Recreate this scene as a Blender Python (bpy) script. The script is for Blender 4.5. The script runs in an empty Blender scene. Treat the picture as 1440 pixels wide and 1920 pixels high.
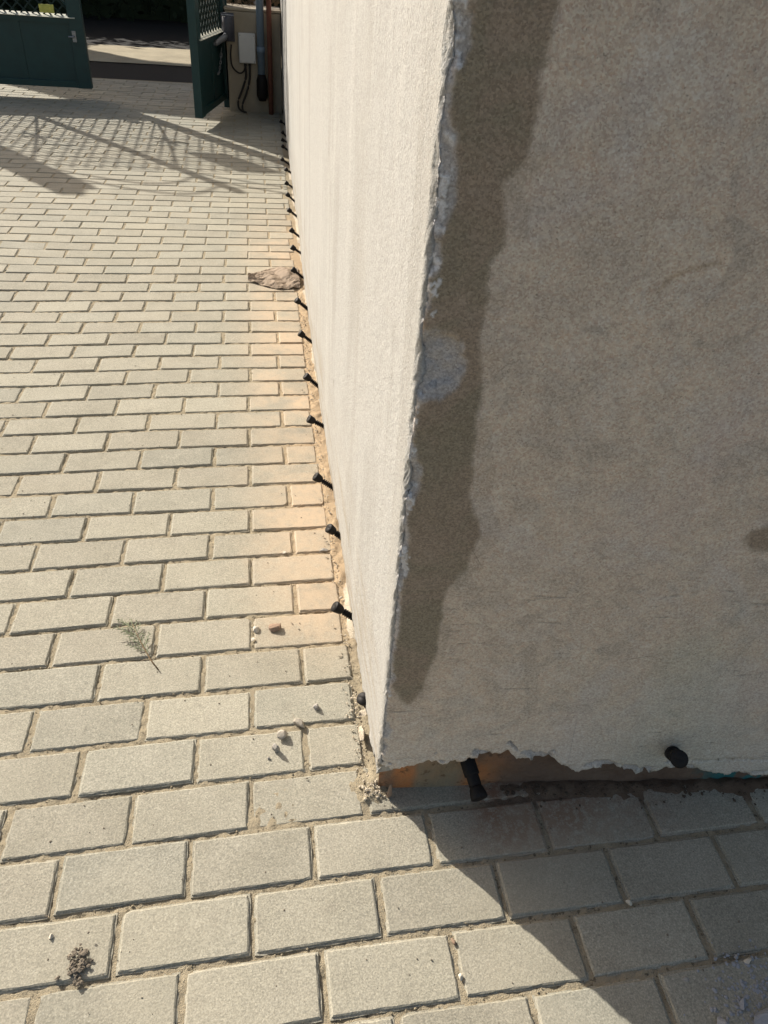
import bpy, bmesh, math, random
import numpy as np
from mathutils import Vector, Matrix
random.seed(7); rng = np.random.default_rng(7)
S = bpy.context.scene
COL = S.collection
PI = math.pi

# ---------------------------------------------------------------- camera
cam_d = bpy.data.cameras.new('camera'); cam = bpy.data.objects.new('camera', cam_d); COL.objects.link(cam)
cam.matrix_world = Matrix(((0.983605, 0.036528, -0.176595, 0.25378),
                           (-0.165079, 0.576563, -0.800202, -0.7293),
                           (0.072588, 0.816236, 0.573141, 1.28217), (0, 0, 0, 1)))
cam_d.sensor_fit = 'VERTICAL'; cam_d.sensor_height = 36.0
cam_d.lens = 1411.61 / 1920 * 36.0
cam_d.shift_x = -32.99 / 1920; cam_d.shift_y = -78.54 / 1920
cam_d.clip_start = 0.02; cam_d.clip_end = 500
S.camera = cam

# ---------------------------------------------------------------- sky, sun, exposure
EL = math.radians(30.6)
SUNDIR = Vector((0.625, -0.78, 0)).normalized()
w = bpy.data.worlds.new('World'); S.world = w; w.use_nodes = True
nt = w.node_tree; bg = nt.nodes['Background']
sky = nt.nodes.new('ShaderNodeTexSky'); sky.sky_type = 'NISHITA'; sky.sun_disc = False
sky.sun_elevation = EL; sky.sun_rotation = math.radians(-38.7); sky.air_density = 1.0; sky.dust_density = 3
mx = nt.nodes.new('ShaderNodeMix'); mx.data_type = 'RGBA'; mx.blend_type = 'MULTIPLY'; mx.inputs[0].default_value = 1
mx.inputs[7].default_value = (1.10, 1.0, .89, 1)      # hazy, slightly warm air
nt.links.new(sky.outputs[0], mx.inputs[6]); nt.links.new(mx.outputs[2], bg.inputs[0]); bg.inputs[1].default_value = 0.088
sd = bpy.data.lights.new('sun', 'SUN'); sd.energy = 4.1; sd.angle = math.radians(0.5); sd.color = (1.0, 0.945, 0.85)
sun = bpy.data.objects.new('sun', sd); COL.objects.link(sun); sun.location = (-5, 6, 8)
travel = Vector((SUNDIR.x * math.cos(EL), SUNDIR.y * math.cos(EL), -math.sin(EL)))
sun.rotation_euler = travel.to_track_quat('-Z', 'Y').to_euler()
S.view_settings.view_transform = 'Standard'; S.view_settings.look = 'None'
S.view_settings.gamma = 1; S.view_settings.exposure = 0.98

# ---------------------------------------------------------------- helpers
def link(name, me, mat=None, parent=None):
    o = bpy.data.objects.new(name, me); COL.objects.link(o)
    if mat: me.materials.append(mat)
    if parent: o.parent = parent
    return o
def tag(o, label=None, cat=None, group=None, kind=None):
    if label: o['label'] = label
    if cat: o['category'] = cat
    if group: o['group'] = group
    if kind: o['kind'] = kind
    return o
def empty(name, loc, label, cat, group=None, rot=(0, 0, 0)):
    o = bpy.data.objects.new(name, None); COL.objects.link(o); o.empty_display_size = .05
    o.location = loc; o.rotation_euler = rot
    return tag(o, label, cat, group)
def np_mesh(name, V, F, smooth=False, **attrs):
    V = np.asarray(V, np.float32); me = bpy.data.meshes.new(name)
    F = np.asarray(F, np.int32)
    me.vertices.add(len(V)); me.vertices.foreach_set('co', V.ravel())
    n = F.shape[1]
    me.loops.add(F.size); me.loops.foreach_set('vertex_index', F.ravel())
    me.polygons.add(len(F)); me.polygons.foreach_set('loop_start', np.arange(0, F.size, n, dtype=np.int32))
    me.polygons.foreach_set('loop_total', np.full(len(F), n, np.int32))
    me.polygons.foreach_set('use_smooth', np.full(len(F), bool(smooth)))
    me.update(calc_edges=True); me.validate()
    for k, a in attrs.items():
        a = np.asarray(a, np.float32)
        if a.ndim == 1:
            at = me.attributes.new(k, 'FLOAT', 'POINT'); at.data.foreach_set('value', a)
        else:
            at = me.attributes.new(k, 'FLOAT_COLOR', 'POINT'); at.data.foreach_set('color', a.ravel())
    return me
def grid_faces(nr, nc):
    r, c = np.meshgrid(np.arange(nr - 1), np.arange(nc - 1), indexing='ij')
    a = (r * nc + c).ravel()
    return np.stack([a, a + 1, a + nc + 1, a + nc], 1)
def _h(ix, iy, seed):
    n = (ix.astype(np.int64) * 374761393 + iy.astype(np.int64) * 668265263 + seed * 974634777) & 0xffffffff
    n = ((n ^ (n >> 13)) * 1274126177) & 0xffffffff
    return ((n ^ (n >> 16)) & 0xffff) / 65535.0
def vn(x, y, seed=0):
    ix = np.floor(x); iy = np.floor(y); fx = x - ix; fy = y - iy
    ix = ix.astype(np.int64); iy = iy.astype(np.int64)
    fx = fx * fx * (3 - 2 * fx); fy = fy * fy * (3 - 2 * fy)
    a = _h(ix, iy, seed); b = _h(ix + 1, iy, seed); c = _h(ix, iy + 1, seed); d = _h(ix + 1, iy + 1, seed)
    return (a * (1 - fx) + b * fx) * (1 - fy) + (c * (1 - fx) + d * fx) * fy
def fbm(x, y, seed=0, o=4):
    s = 0; a = 1; t = 0
    x = np.asarray(x, float); y = np.asarray(y, float)
    for i in range(o):
        s = s + a * vn(x * 2 ** i + i * 17.3, y * 2 ** i + i * 9.1, seed + i); t += a; a *= .5
    return s / t
def inside(px, py, poly):
    r = np.zeros(px.shape, bool); n = len(poly)
    for i in range(n):
        x1, y1 = poly[i]; x2, y2 = poly[(i + 1) % n]
        if y1 == y2: continue
        c = ((y1 > py) != (y2 > py)) & (px < (x2 - x1) * (py - y1) / (y2 - y1) + x1)
        r ^= c
    return r
class MB:
    """collects boxes, tubes and lathes; build() links them as one mesh object"""
    def __init__(s): s.bm = bmesh.new()
    def box(s, lo, hi, bev=0.0, M=None):
        g = bmesh.ops.create_cube(s.bm, size=1)
        vs = g['verts']
        for v in vs:
            v.co = Vector([lo[i] + (v.co[i] + .5) * (hi[i] - lo[i]) for i in range(3)])
        if bev > 0:
            es = list({e for v in vs for e in v.link_edges})
            r = bmesh.ops.bevel(s.bm, geom=es, offset=bev, segments=2, affect='EDGES', profile=.6)
            vs = list({v for f in r['faces'] for v in f.verts} | {v for v in vs if v.is_valid})
        if M is not None:
            for v in vs: v.co = M @ v.co
        return s
    def tube(s, pts, rad, n=10, cap=True):
        pts = [Vector(p) for p in pts]; rings = []
        if not hasattr(rad, '__len__'): rad = [rad] * len(pts)
        up = Vector((0, 0, 1))
        for i, p in enumerate(pts):
            d = (pts[min(i + 1, len(pts) - 1)] - pts[max(i - 1, 0)])
            if d.length < 1e-9: d = Vector((0, 0, 1))
            d.normalize()
            a = up if abs(d.dot(up)) < .95 else Vector((1, 0, 0))
            x = d.cross(a).normalized(); y = d.cross(x).normalized()
            rings.append([s.bm.verts.new(p + (x * math.cos(2 * PI * k / n) + y * math.sin(2 * PI * k / n)) * rad[i]) for k in range(n)])
        for a, b in zip(rings, rings[1:]):
            for k in range(n): s.bm.faces.new((a[k], a[(k + 1) % n], b[(k + 1) % n], b[k]))
        if cap:
            s.bm.faces.new(rings[0][::-1]); s.bm.faces.new(rings[-1])
        return s
    def quad(s, pts):
        s.bm.faces.new([s.bm.verts.new(p) for p in pts]); return s
    def build(s, name, mat=None, parent=None, smooth=False, jitter=0):
        bmesh.ops.recalc_face_normals(s.bm, faces=s.bm.faces)
        if jitter:
            for v in s.bm.verts: v.co += Vector([random.uniform(-jitter, jitter) for _ in range(3)])
        me = bpy.data.meshes.new(name); s.bm.to_mesh(me); s.bm.free()
        for p in me.polygons: p.use_smooth = smooth
        return link(name, me, mat, parent)

# ---- material node shorthand
class N:
    def __init__(s, name, rough=.85, spec=.3):
        s.m = bpy.data.materials.new(name); s.m.use_nodes = True; s.t = s.m.node_tree
        s.b = s.t.nodes['Principled BSDF']; s.b.inputs['Roughness'].default_value = rough
        s.b.inputs['Specular IOR Level'].default_value = spec
        s.pos = s.t.nodes.new('ShaderNodeNewGeometry').outputs['Position']
    def new(s, t, **k):
        n = s.t.nodes.new(t)
        for a, b in k.items(): setattr(n, a, b)
        return n
    def put(s, sock, v):
        if hasattr(v, 'is_output'): s.t.links.new(v, sock)
        else:
            if sock.type == 'RGBA' and len(v) == 3: v = (*v, 1)
            sock.default_value = v
    def noise(s, scale, detail=3, rough=.55, vec=None, dist=0, stretch=None):
        n = s.new('ShaderNodeTexNoise'); vec = vec or s.pos
        if stretch:
            m = s.new('ShaderNodeMapping'); m.inputs['Scale'].default_value = stretch
            s.t.links.new(vec, m.inputs[0]); vec = m.outputs[0]
        s.t.links.new(vec, n.inputs['Vector']); n.inputs['Scale'].default_value = scale
        n.inputs['Detail'].default_value = detail; n.inputs['Roughness'].default_value = rough; n.inputs['Distortion'].default_value = dist
        return n.outputs['Fac']
    def voro(s, scale, feature='F1'):
        n = s.new('ShaderNodeTexVoronoi'); n.feature = feature
        s.t.links.new(s.pos, n.inputs['Vector']); n.inputs['Scale'].default_value = scale
        return n.outputs['Distance']
    def cells(s, scale):
        n = s.new('ShaderNodeTexVoronoi'); s.t.links.new(s.pos, n.inputs['Vector']); n.inputs['Scale'].default_value = scale
        return s.sepc(n.outputs['Color'])[0]
    def mr(s, v, a, b, c=0, d=1, smooth=True):
        n = s.new('ShaderNodeMapRange'); n.interpolation_type = 'SMOOTHSTEP' if smooth else 'LINEAR'
        s.put(n.inputs['Value'], v)
        for k, x in (('From Min', a), ('From Max', b), ('To Min', c), ('To Max', d)): n.inputs[k].default_value = x
        return n.outputs[0]
    def math(s, op, a, b=0.0):
        n = s.new('ShaderNodeMath'); n.operation = op; s.put(n.inputs[0], a); s.put(n.inputs[1], b); return n.outputs[0]
    def mix(s, f, a, b, blend='MIX'):
        n = s.new('ShaderNodeMix'); n.data_type = 'RGBA'; n.blend_type = blend
        s.put(n.inputs[0], f); s.put(n.inputs[6], a); s.put(n.inputs[7], b); return n.outputs[2]
    def attr(s, name):
        n = s.new('ShaderNodeAttribute'); n.attribute_name = name; return n
    def sep(s, v):
        n = s.new('ShaderNodeSeparateXYZ'); s.t.links.new(v, n.inputs[0]); return n.outputs
    def sepc(s, v):
        n = s.new('ShaderNodeSeparateColor'); s.t.links.new(v, n.inputs[0]); return n.outputs
    def col(s, v): s.put(s.b.inputs['Base Color'], v); return s
    def bump(s, h, dist=.001, strength=1.0, normal=None):
        n = s.new('ShaderNodeBump'); s.put(n.inputs['Height'], h); n.inputs['Distance'].default_value = dist
        n.inputs['Strength'].default_value = strength
        if normal is not None: s.t.links.new(normal, n.inputs['Normal'])
        s.t.links.new(n.outputs[0], s.b.inputs['Normal']); return n.outputs[0]

def simple(name, c, rough=.6, spec=.4, var=.25, scale=40, bump=0, bscale=200, metal=0):
    m = N(name, rough, spec); m.b.inputs['Metallic'].default_value = metal
    n = m.noise(scale, 4, .6)
    m.col(m.mix(n, tuple(x * (1 - var) for x in c), tuple(min(1, x * (1 + var)) for x in c)))
    if bump: m.bump(m.noise(bscale, 4, .6), bump)
    return m.m

# ---------------------------------------------------------------- materials
def mat_paver():
    m = N('concrete_paver', .9, .25)
    t = m.attr('tint').outputs['Fac']
    base = m.mix(t, (.225, .211, .170), (.325, .308, .25))
    hue = m.math('FRACT', m.math('MULTIPLY', t, 37.0))
    base = m.mix(m.mr(hue, .6, .95, 0, .35), base, (.29, .265, .215)); base = m.mix(m.mr(hue, .35, .05, 0, .3), base, (.24, .245, .215))
    blot = m.noise(26, 4, .65); base = m.mix(m.mr(blot, .52, .7, 0, .3), base, (.19, .175, .145)); base = m.mix(m.mr(blot, .42, .28, 0, .3), base, (.38, .36, .30))
    n1 = m.noise(9, 4, .6); base = m.mix(m.mr(n1, .35, .7, 0, .35), base, (.355, .335, .28))
    g = m.noise(360, 3, .75); base = m.mix(.55, base, m.mix(m.mr(g, .2, .8), (.20, .20, .19), (.80, .79, .77)), 'OVERLAY')
    sp = m.noise(260, 2, .6); base = m.mix(m.mr(sp, .64, .72, 0, .3), base, (.13, .12, .105)); base = m.mix(m.mr(sp, .36, .28, 0, .25), base, (.55, .53, .48))
    g2 = m.noise(160, 3, .6); base = m.mix(m.mr(g2, .62, .78, 0, .35), base, (.16, .15, .13))
    base = m.mix(.26, base, m.mix(m.cells(400), (.22, .22, .21), (.78, .77, .75)), 'OVERLAY')
    pores = m.mr(m.voro(95), 0, .085, 1, 0); sel = m.mr(m.noise(60, 1), .56, .62)
    base = m.mix(m.math('MULTIPLY', pores, sel), base, (.06, .055, .05))
    x, y, z = m.sep(m.pos)
    # warm peach tint growing towards the rendered wall
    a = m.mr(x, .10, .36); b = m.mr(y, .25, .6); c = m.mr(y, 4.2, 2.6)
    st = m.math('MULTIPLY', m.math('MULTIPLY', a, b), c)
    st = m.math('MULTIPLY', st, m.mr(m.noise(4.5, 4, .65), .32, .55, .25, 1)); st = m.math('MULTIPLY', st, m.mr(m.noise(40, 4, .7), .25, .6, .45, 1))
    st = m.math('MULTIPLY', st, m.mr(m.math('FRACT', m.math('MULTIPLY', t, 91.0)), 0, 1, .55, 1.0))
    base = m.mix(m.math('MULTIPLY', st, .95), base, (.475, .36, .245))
    # rust coloured patch close to the corner and along the shaded foot
    d = m.math('MULTIPLY', m.mr(x, .55, .66), m.mr(x, 1.1, .72)); e = m.math('MULTIPLY', m.mr(y, -.15, -.03), m.mr(m.noise(9, 3), .3, .6, .55, 1))
    base = m.mix(m.math('MULTIPLY', m.math('MULTIPLY', d, e), m.mr(m.noise(70, 4, .75), .36, .56, .25, 1)), base, (.17, .082, .045))
    # settled dust in large patches
    base = m.mix(m.mr(m.noise(2.1, 3, .5), .5, .75, 0, .35), base, (.36, .325, .245))
    m.col(base)
    h = m.math('ADD', m.math('MULTIPLY', g, .6), m.math('MULTIPLY', g2, .5))
    h = m.math('SUBTRACT', h, m.math('MULTIPLY', m.math('MULTIPLY', pores, sel), 1.2))
    m.bump(h, .0011, .9)
    return m.m
def mat_sand():
    m = N('joint_sand', .95, .1)
    n = m.noise(60, 5, .7); g = m.noise(500, 3, .7)
    c = m.mix(n, (.225, .195, .145), (.38, .335, .255)); c = m.mix(.6, c, m.mix(g, (.25, .22, .18), (.8, .78, .7)), 'OVERLAY')
    c = m.mix(m.mr(m.noise(110, 3, .6), .56, .68, 0, .85), c, (.10, .085, .06))
    x, y, z = m.sep(m.pos)
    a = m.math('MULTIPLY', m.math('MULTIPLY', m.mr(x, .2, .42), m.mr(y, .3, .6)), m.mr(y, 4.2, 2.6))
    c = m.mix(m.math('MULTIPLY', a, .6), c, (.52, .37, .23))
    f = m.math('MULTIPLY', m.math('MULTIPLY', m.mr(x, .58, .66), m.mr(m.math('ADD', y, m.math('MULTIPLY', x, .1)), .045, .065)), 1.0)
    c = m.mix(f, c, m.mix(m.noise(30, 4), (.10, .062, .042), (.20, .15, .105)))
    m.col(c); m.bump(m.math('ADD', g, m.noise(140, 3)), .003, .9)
    return m.m
def mat_plaster():
    m = N('cement_render', .93, .15)
    a = m.attr('mask'); r, g, b = m.sepc(a.outputs['Color'])[:3]
    face = m.attr('face').outputs['Fac']                # 0 sunny long wall, 1 end wall (same render, painted lighter to lift its shade)
    x, y, z = m.sep(m.pos)
    fine = m.noise(300, 4, .8); mid = m.noise(28, 4, .6); big = m.noise(3.0, 4, .55)
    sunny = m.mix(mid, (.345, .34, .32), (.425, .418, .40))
    sunny = m.mix(m.mr(m.noise(26, 4, .6, stretch=(1, 1, .05)), .5, .75, 0, .10), sunny, (.32, .30, .265))
    sunny = m.mix(m.mr(m.noise(9, 3, .55, stretch=(1, 1, .07)), .48, .68, 0, .22), sunny, (.50, .49, .46))
    sunny = m.mix(m.mr(m.noise(5, 5, .65, stretch=(1, 1, .18), dist=.6), .50, .64, 0, .5), sunny, (.30, .29, .265))
    sunny = m.mix(m.mr(m.noise(2.2, 4, .6), .5, .7, 0, .35), sunny, (.33, .315, .285))
    sunny = m.mix(m.math('MULTIPLY', m.mr(m.noise(24, 2, .5, stretch=(1, 1, .22)), .74, .77), .6), sunny, (.14, .12, .10))
    sunny = m.mix(m.mr(m.noise(170, 3, .7), .45, .7, 0, .45), sunny, (.27, .26, .235))
    low = m.mr(z, .40, .03)
    sunny = m.mix(m.math('MULTIPLY', low, m.mr(m.noise(30, 3, .6, stretch=(1, .08, 1)), .45, .65, 0.15, .85)), sunny, (.29, .255, .20))
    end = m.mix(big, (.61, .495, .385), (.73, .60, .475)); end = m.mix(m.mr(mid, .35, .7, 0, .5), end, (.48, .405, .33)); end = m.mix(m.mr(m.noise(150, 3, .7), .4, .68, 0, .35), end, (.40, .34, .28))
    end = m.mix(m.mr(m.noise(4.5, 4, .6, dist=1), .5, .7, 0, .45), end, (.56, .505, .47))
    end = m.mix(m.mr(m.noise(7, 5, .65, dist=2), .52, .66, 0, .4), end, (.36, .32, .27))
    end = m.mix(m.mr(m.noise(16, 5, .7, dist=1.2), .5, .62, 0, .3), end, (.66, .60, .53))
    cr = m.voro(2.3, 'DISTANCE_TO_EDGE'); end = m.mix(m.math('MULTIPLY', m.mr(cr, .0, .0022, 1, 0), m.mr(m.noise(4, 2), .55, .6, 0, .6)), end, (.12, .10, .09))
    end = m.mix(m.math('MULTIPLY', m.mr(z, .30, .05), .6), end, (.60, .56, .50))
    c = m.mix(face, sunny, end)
    hu = m.noise(1.7, 3, .5, dist=.5); c = m.mix(m.math('MULTIPLY', m.mr(hu, .55, .7, 0, .28), face), c, (.42, .46, .37)); c = m.mix(m.math('MULTIPLY', m.mr(hu, .42, .28, 0, .3), face), c, (.58, .47, .44))
    c = m.mix(m.math('MULTIPLY', m.math('SUBTRACT', 1.0, a.outputs['Alpha']), .5), c, (.30, .19, .09))
    # float marks and scratches low on the end wall
    sc = m.noise(38, 3, .6, stretch=(.35, .35, 2.6)); sm = m.math('MULTIPLY', m.mr(sc, .60, .70), m.mr(m.noise(7, 2), .48, .62))
    lowm = m.math('MULTIPLY', m.mr(z, .75, .45), face)
    c = m.mix(m.math('MULTIPLY', m.math('MULTIPLY', sm, lowm), .45), c, (.20, .185, .165))
    # dark grains and pale grains
    c = m.mix(m.mr(m.noise(230, 2, .6), .66, .74, 0, .55), c, (.17, .15, .125))
    c = m.mix(m.mr(m.noise(300, 2, .6), .68, .76, 0, .35), c, (.75, .70, .62))
    # exposed backing coat (bluish grey), damp stain, gypsum crumbs
    backing = m.mix(mid, (.36, .345, .34), (.47, .455, .455))
    wet = m.mix(m.noise(12, 4, .6), (.265, .205, .15), (.385, .305, .23))
    wet = m.mix(m.mr(m.noise(7, 5, .65, dist=1), .42, .6, 0, .8), wet, (.27, .23, .165)); 
    c = m.mix(r, c, wet); c = m.mix(m.math('MULTIPLY', g, .8), c, backing)
    c = m.mix(b, c, (.62, .60, .59))
    c = m.mix(m.mr(face, 0, 1, .7, .74), c, m.mix(fine, (.2, .2, .2), (.8, .8, .8)), 'OVERLAY')
    grain = m.cells(430); c = m.mix(m.mr(face, 0, 1, .22, .42), c, m.mix(grain, (.25, .24, .23), (.75, .75, .75)), 'OVERLAY')
    m.col(c)
    h = m.math('ADD', m.math('ADD', m.math('MULTIPLY', grain, .35), fine), m.math('MULTIPLY', m.noise(90, 4, .6), 1.1)); h = m.math('SUBTRACT', h, m.math('MULTIPLY', m.math('MULTIPLY', sm, lowm), .8))
    m.bump(h, .0017, .9)
    return m.m
def mat_base():
    m = N('exposed_base', .8, .3)
    x, y, z = m.sep(m.pos); n = m.noise(22, 5, .65)
    c = m.mix(n, (.11, .085, .06), (.24, .20, .15))
    orange = m.math('MULTIPLY', m.mr(x, .73, .60), m.mr(m.noise(17, 3, .6, stretch=(1, 1, .4)), .33, .55, .25, 1))
    c = m.mix(orange, c, m.mix(m.noise(45, 3), (.52, .17, .05), (.36, .20, .09)))
    c = m.mix(m.math('MULTIPLY', m.math('MULTIPLY', m.mr(x, .49, .51), m.mr(x, .60, .57)), .8), c, m.mix(m.noise(60, 3, .6, stretch=(1, 1, .15)), (.17, .145, .095), (.34, .30, .21)))
    c = m.mix(m.mr(m.noise(50, 4, .7), .55, .66, 0, .7), c, (.10, .055, .03))
    dk = m.mr(x, .62, .70); c = m.mix(m.math('MULTIPLY', dk, .8), c, m.mix(n, (.11, .06, .04), (.20, .14, .10)))
    teal = m.math('MULTIPLY', m.math('MULTIPLY', m.mr(x, 1.02, 1.10), m.mr(z, .055, .03)), m.mr(m.noise(24, 3), .4, .5))
    c = m.mix(teal, c, (.035, .15, .15))
    m.col(c); m.bump(m.noise(120, 5, .7), .004, 1)
    return m.m
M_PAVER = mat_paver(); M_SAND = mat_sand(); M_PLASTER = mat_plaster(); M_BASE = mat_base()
M_MORTAR = simple('mortar_fillet', (.46, .40, .31), .95, .1, .3, 60, .004, 260)
M_BLACK = simple('black_plastic', (.010, .009, .009), .6, .2, .3, 80)
M_GREEN = simple('dark_green_paint', (.004, .032, .034), .45, .4, .35, 12, .0003, 60)
M_GREEN2 = simple('green_wire', (.022, .036, .034), .8, .1, .3, 60)
M_RAIL = simple('sunlit_rail_paint', (.50, .50, .42), .6, .3, .3, 40)  # pale colour stands for sunlight on the top of the gate rails
M_PIER = simple('pier_render', (.30, .26, .20), .9, .2, .25, 9, .002, 120)
M_GREYBOX = simple('grey_plastic_box', (.50, .50, .49), .5, .4, .08, 20)
M_MOTOR = simple('dark_grey_metal', (.045, .048, .065), .5, .5, .3, 50)
M_STEEL = simple('worn_steel', (.22, .23, .25), .4, .5, .3, 60, metal=.5)
M_BLUEPIPE = simple('blue_grey_pipe', (.13, .18, .24), .4, .5, .25, 12)
M_RUST = simple('rusty_pipe', (.17, .07, .05), .75, .3, .35, 30)
M_CABLE = simple('black_cable', (.02, .018, .016), .6, .3, .3, 60)
M_TAG = simple('faded_yellow_plastic', (.42, .42, .10), .6, .3, .4, 60)
M_ASPHALT = simple('asphalt', (.018, .017, .016), .95, .2, .3, 90, .004, 160)
M_VERGE = simple('sandy_verge', (.36, .31, .22), .95, .1, .3, 5, .006, 30)
M_LEAF = simple('hedge_leaf', (.018, .028, .012), .7, .2, .5, 8)
M_DRY = simple('dry_twigs', (.16, .12, .08), .9, .1, .4, 30)
M_SPRIG = simple('sprig_green', (.22, .235, .15), .7, .2, .4, 150)
M_SPRIGSTEM = simple('sprig_stem', (.16, .11, .06), .8, .2, .3, 150)
M_STONE = simple('grey_pebble', (.30, .28, .25), .9, .2, .35, 150, .0015, 300)
M_PALE = simple('pale_stone', (.50, .45, .37), .9, .2, .25, 150, .001, 300)
M_BRICKCHIP = simple('terracotta_chip', (.25, .175, .125), .9, .2, .25, 150, .001, 300)
M_RUBBLE = simple('plaster_rubble', (.27, .28, .30), .9, .2, .3, 90, .002, 250)
M_SOIL = simple('loose_soil', (.16, .135, .105), .95, .1, .5, 90, .003, 200)
M_CLOTH = simple('dusty_wrap', (.27, .21, .155), .8, .15, .3, 35, .0012, 160)
M_BLOCKER = simple('shade_blocker_cloth', (.25, .23, .2), .8, .2, .1, 5)
M_DIRT = simple('dark_dirt', (.085, .065, .048), .95, .1, .5, 90, .003, 200)
M_CHIP = simple('beige_chip', (.37, .33, .27), .9, .2, .25, 150, .001, 300)

# ---------------------------------------------------------------- paving
PU, PV = .103, .101033
RES={-3:[(3,0.016,0.018),(5,-0.028,0.004),(7,-0.027,-0.05),(9,-0.05,-0.004)],-2:[(0,0.016,0.018),(2,0.009,-0.005),(4,-0.012,0.02),(6,-0.062,-0.004),(8,-0.033,-0.024),(10,-0.061,-0.048)],-1:[(-1,0.007,-0.028),(1,-0.005,-0.019),(3,0.002,0.005),(5,0.005,-0.015),(7,-0.021,-0.007),(9,0.008,-0.04)],0:[(0,-0.001,-0.04),(2,-0.02,0.031),(4,-0.038,0.023)],1:[(-1,0.007,-0.051),(1,0.009,0.031)],2:[(-2,0.005,-0.05),(0,-0.002,0.044),(2,0.018,-0.016)],3:[(-1,0.038,0.009),(1,0.059,0.016),(3,0.067,0.037)],4:[(-2,-0.003,-0.011),(0,0.03,0.056),(2,0.042,0.05)],5:[(-3,-0.028,-0.035),(-1,0.001,0.067),(1,0.003,0.076),(3,0.022,0.058)],6:[(-2,-0.001,-0.019),(0,0.008,0.05),(2,0.019,0.04)],7:[(-3,0.017,-0.032),(-1,0.05,0.066),(1,0.067,0.082),(3,0.051,0.088)],8:[(-2,-0.012,-0.02),(0,0.001,0.061),(2,0.015,0.045)],9:[(-3,0.021,0.024),(-1,0.01,-0.019),(1,0.052,-0.016),(3,0.047,-0.004)],10:[(-4,-0.001,-0.043),(-2,-0.011,0.027),(0,0.026,0.029),(2,0.01,0.065)],11:[(-3,-0.024,-0.065),(-1,-0.015,0.036),(1,0.011,0.066),(3,0.019,0.048)],12:[(-4,-0.062,-0.055),(-2,-0.036,0.017),(0,-0.046,0.071),(2,0.018,0.039)],13:[(-3,-0.031,-0.009),(-1,-0.007,0.095),(1,0.023,0.083),(3,0.02,0.075)],14:[(-4,-0.094,-0.073),(-2,-0.053,0.021),(0,-0.023,0.057),(2,-0.024,0.099)],15:[(-5,-0.065,-0.129),(-3,-0.006,-0.013),(-1,-0.009,0.078),(1,0.03,0.067),(3,0.027,0.061)],16:[(-4,-0.029,-0.068),(-2,0.002,0.006),(0,0.036,0.085),(2,0.051,0.018)],17:[(-5,-0.044,-0.116),(-3,0.006,-0.062),(-1,-0.018,0.038)],18:[(-6,0.025,-0.122),(-4,0.026,-0.047),(-2,0.057,0.031),(0,0.068,0.029)],19:[(-5,0.021,-0.11),(-3,0.026,-0.014),(-1,0.049,-0.003),(1,0.09,0.01)],20:[(-6,-0.046,-0.131),(-4,-0.006,-0.062),(-2,-0.016,0.01),(0,0.057,0.036),(2,0.049,-0.031)],21:[(-5,0.029,-0.07),(-3,0.043,-0.079),(-1,0.042,0.011),(1,0.024,0.003),(3,0.054,-0.005)],22:[(-6,-0.006,-0.184),(-4,-0.002,-0.08),(-2,-0.03,-0.025),(0,-0.004,0.032),(2,0.057,0.036)],23:[(-3,0.015,-0.021),(-1,0.013,-0.004),(1,0.04,0.012),(3,0.074,0.029)],24:[(-2,-0.003,-0.059),(0,-0.04,0.027),(2,-0.023,0.056)],25:[(-3,-0.037,-0.078),(-1,-0.002,-0.037),(1,-0.05,0.064)],26:[(-2,-0.088,-0.068),(0,-0.045,-0.014),(2,-0.111,0.036)],27:[(-3,-0.005,-0.123),(-1,-0.005,-0.059),(1,0.021,0.006),(3,-0.023,0.0)],28:[(-4,0.03,-0.213),(-2,-0.0,-0.069),(0,-0.02,0.007),(2,0.008,0.013)],29:[(-3,-0.016,-0.187),(-1,-0.018,-0.099),(1,-0.019,-0.011),(3,0.002,0.002)],30:[(-4,-0.06,-0.127),(-2,-0.054,-0.102),(0,0.02,-0.075),(2,0.013,-0.053)]}
WX = ([-.5, 1.3, 2.5, 3.1, 4.5, 6.0, 6.6], [.432, .432, .446, .459, .476, .500, .508])
def wallx(y): return np.interp(y, *WX)
_pu = np.array([t[0] for v, r in RES.items() for t in r], float); _pv = np.array([v for v, r in RES.items() for t in r], float)
_du = np.array([t[1] for v, r in RES.items() for t in r]); _dv = np.array([t[2] for v, r in RES.items() for t in r])
def warp(u, v, row):
    """the courses are laid a little unevenly: every joint sits where it was measured"""
    wv = np.exp(-((u - _pu) / 2.2) ** 2 - ((v - _pv) / .8) ** 2); dv = (wv * _dv).sum() / (wv.sum() + .08)
    wu = np.exp(-((u - _pu) / 2.2) ** 2 - ((row - _pv) / .6) ** 2); du = (wu * _du).sum() / (wu.sum() + .08)
    return np.array([(u + du) * PU, (v + dv) * PV])
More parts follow.
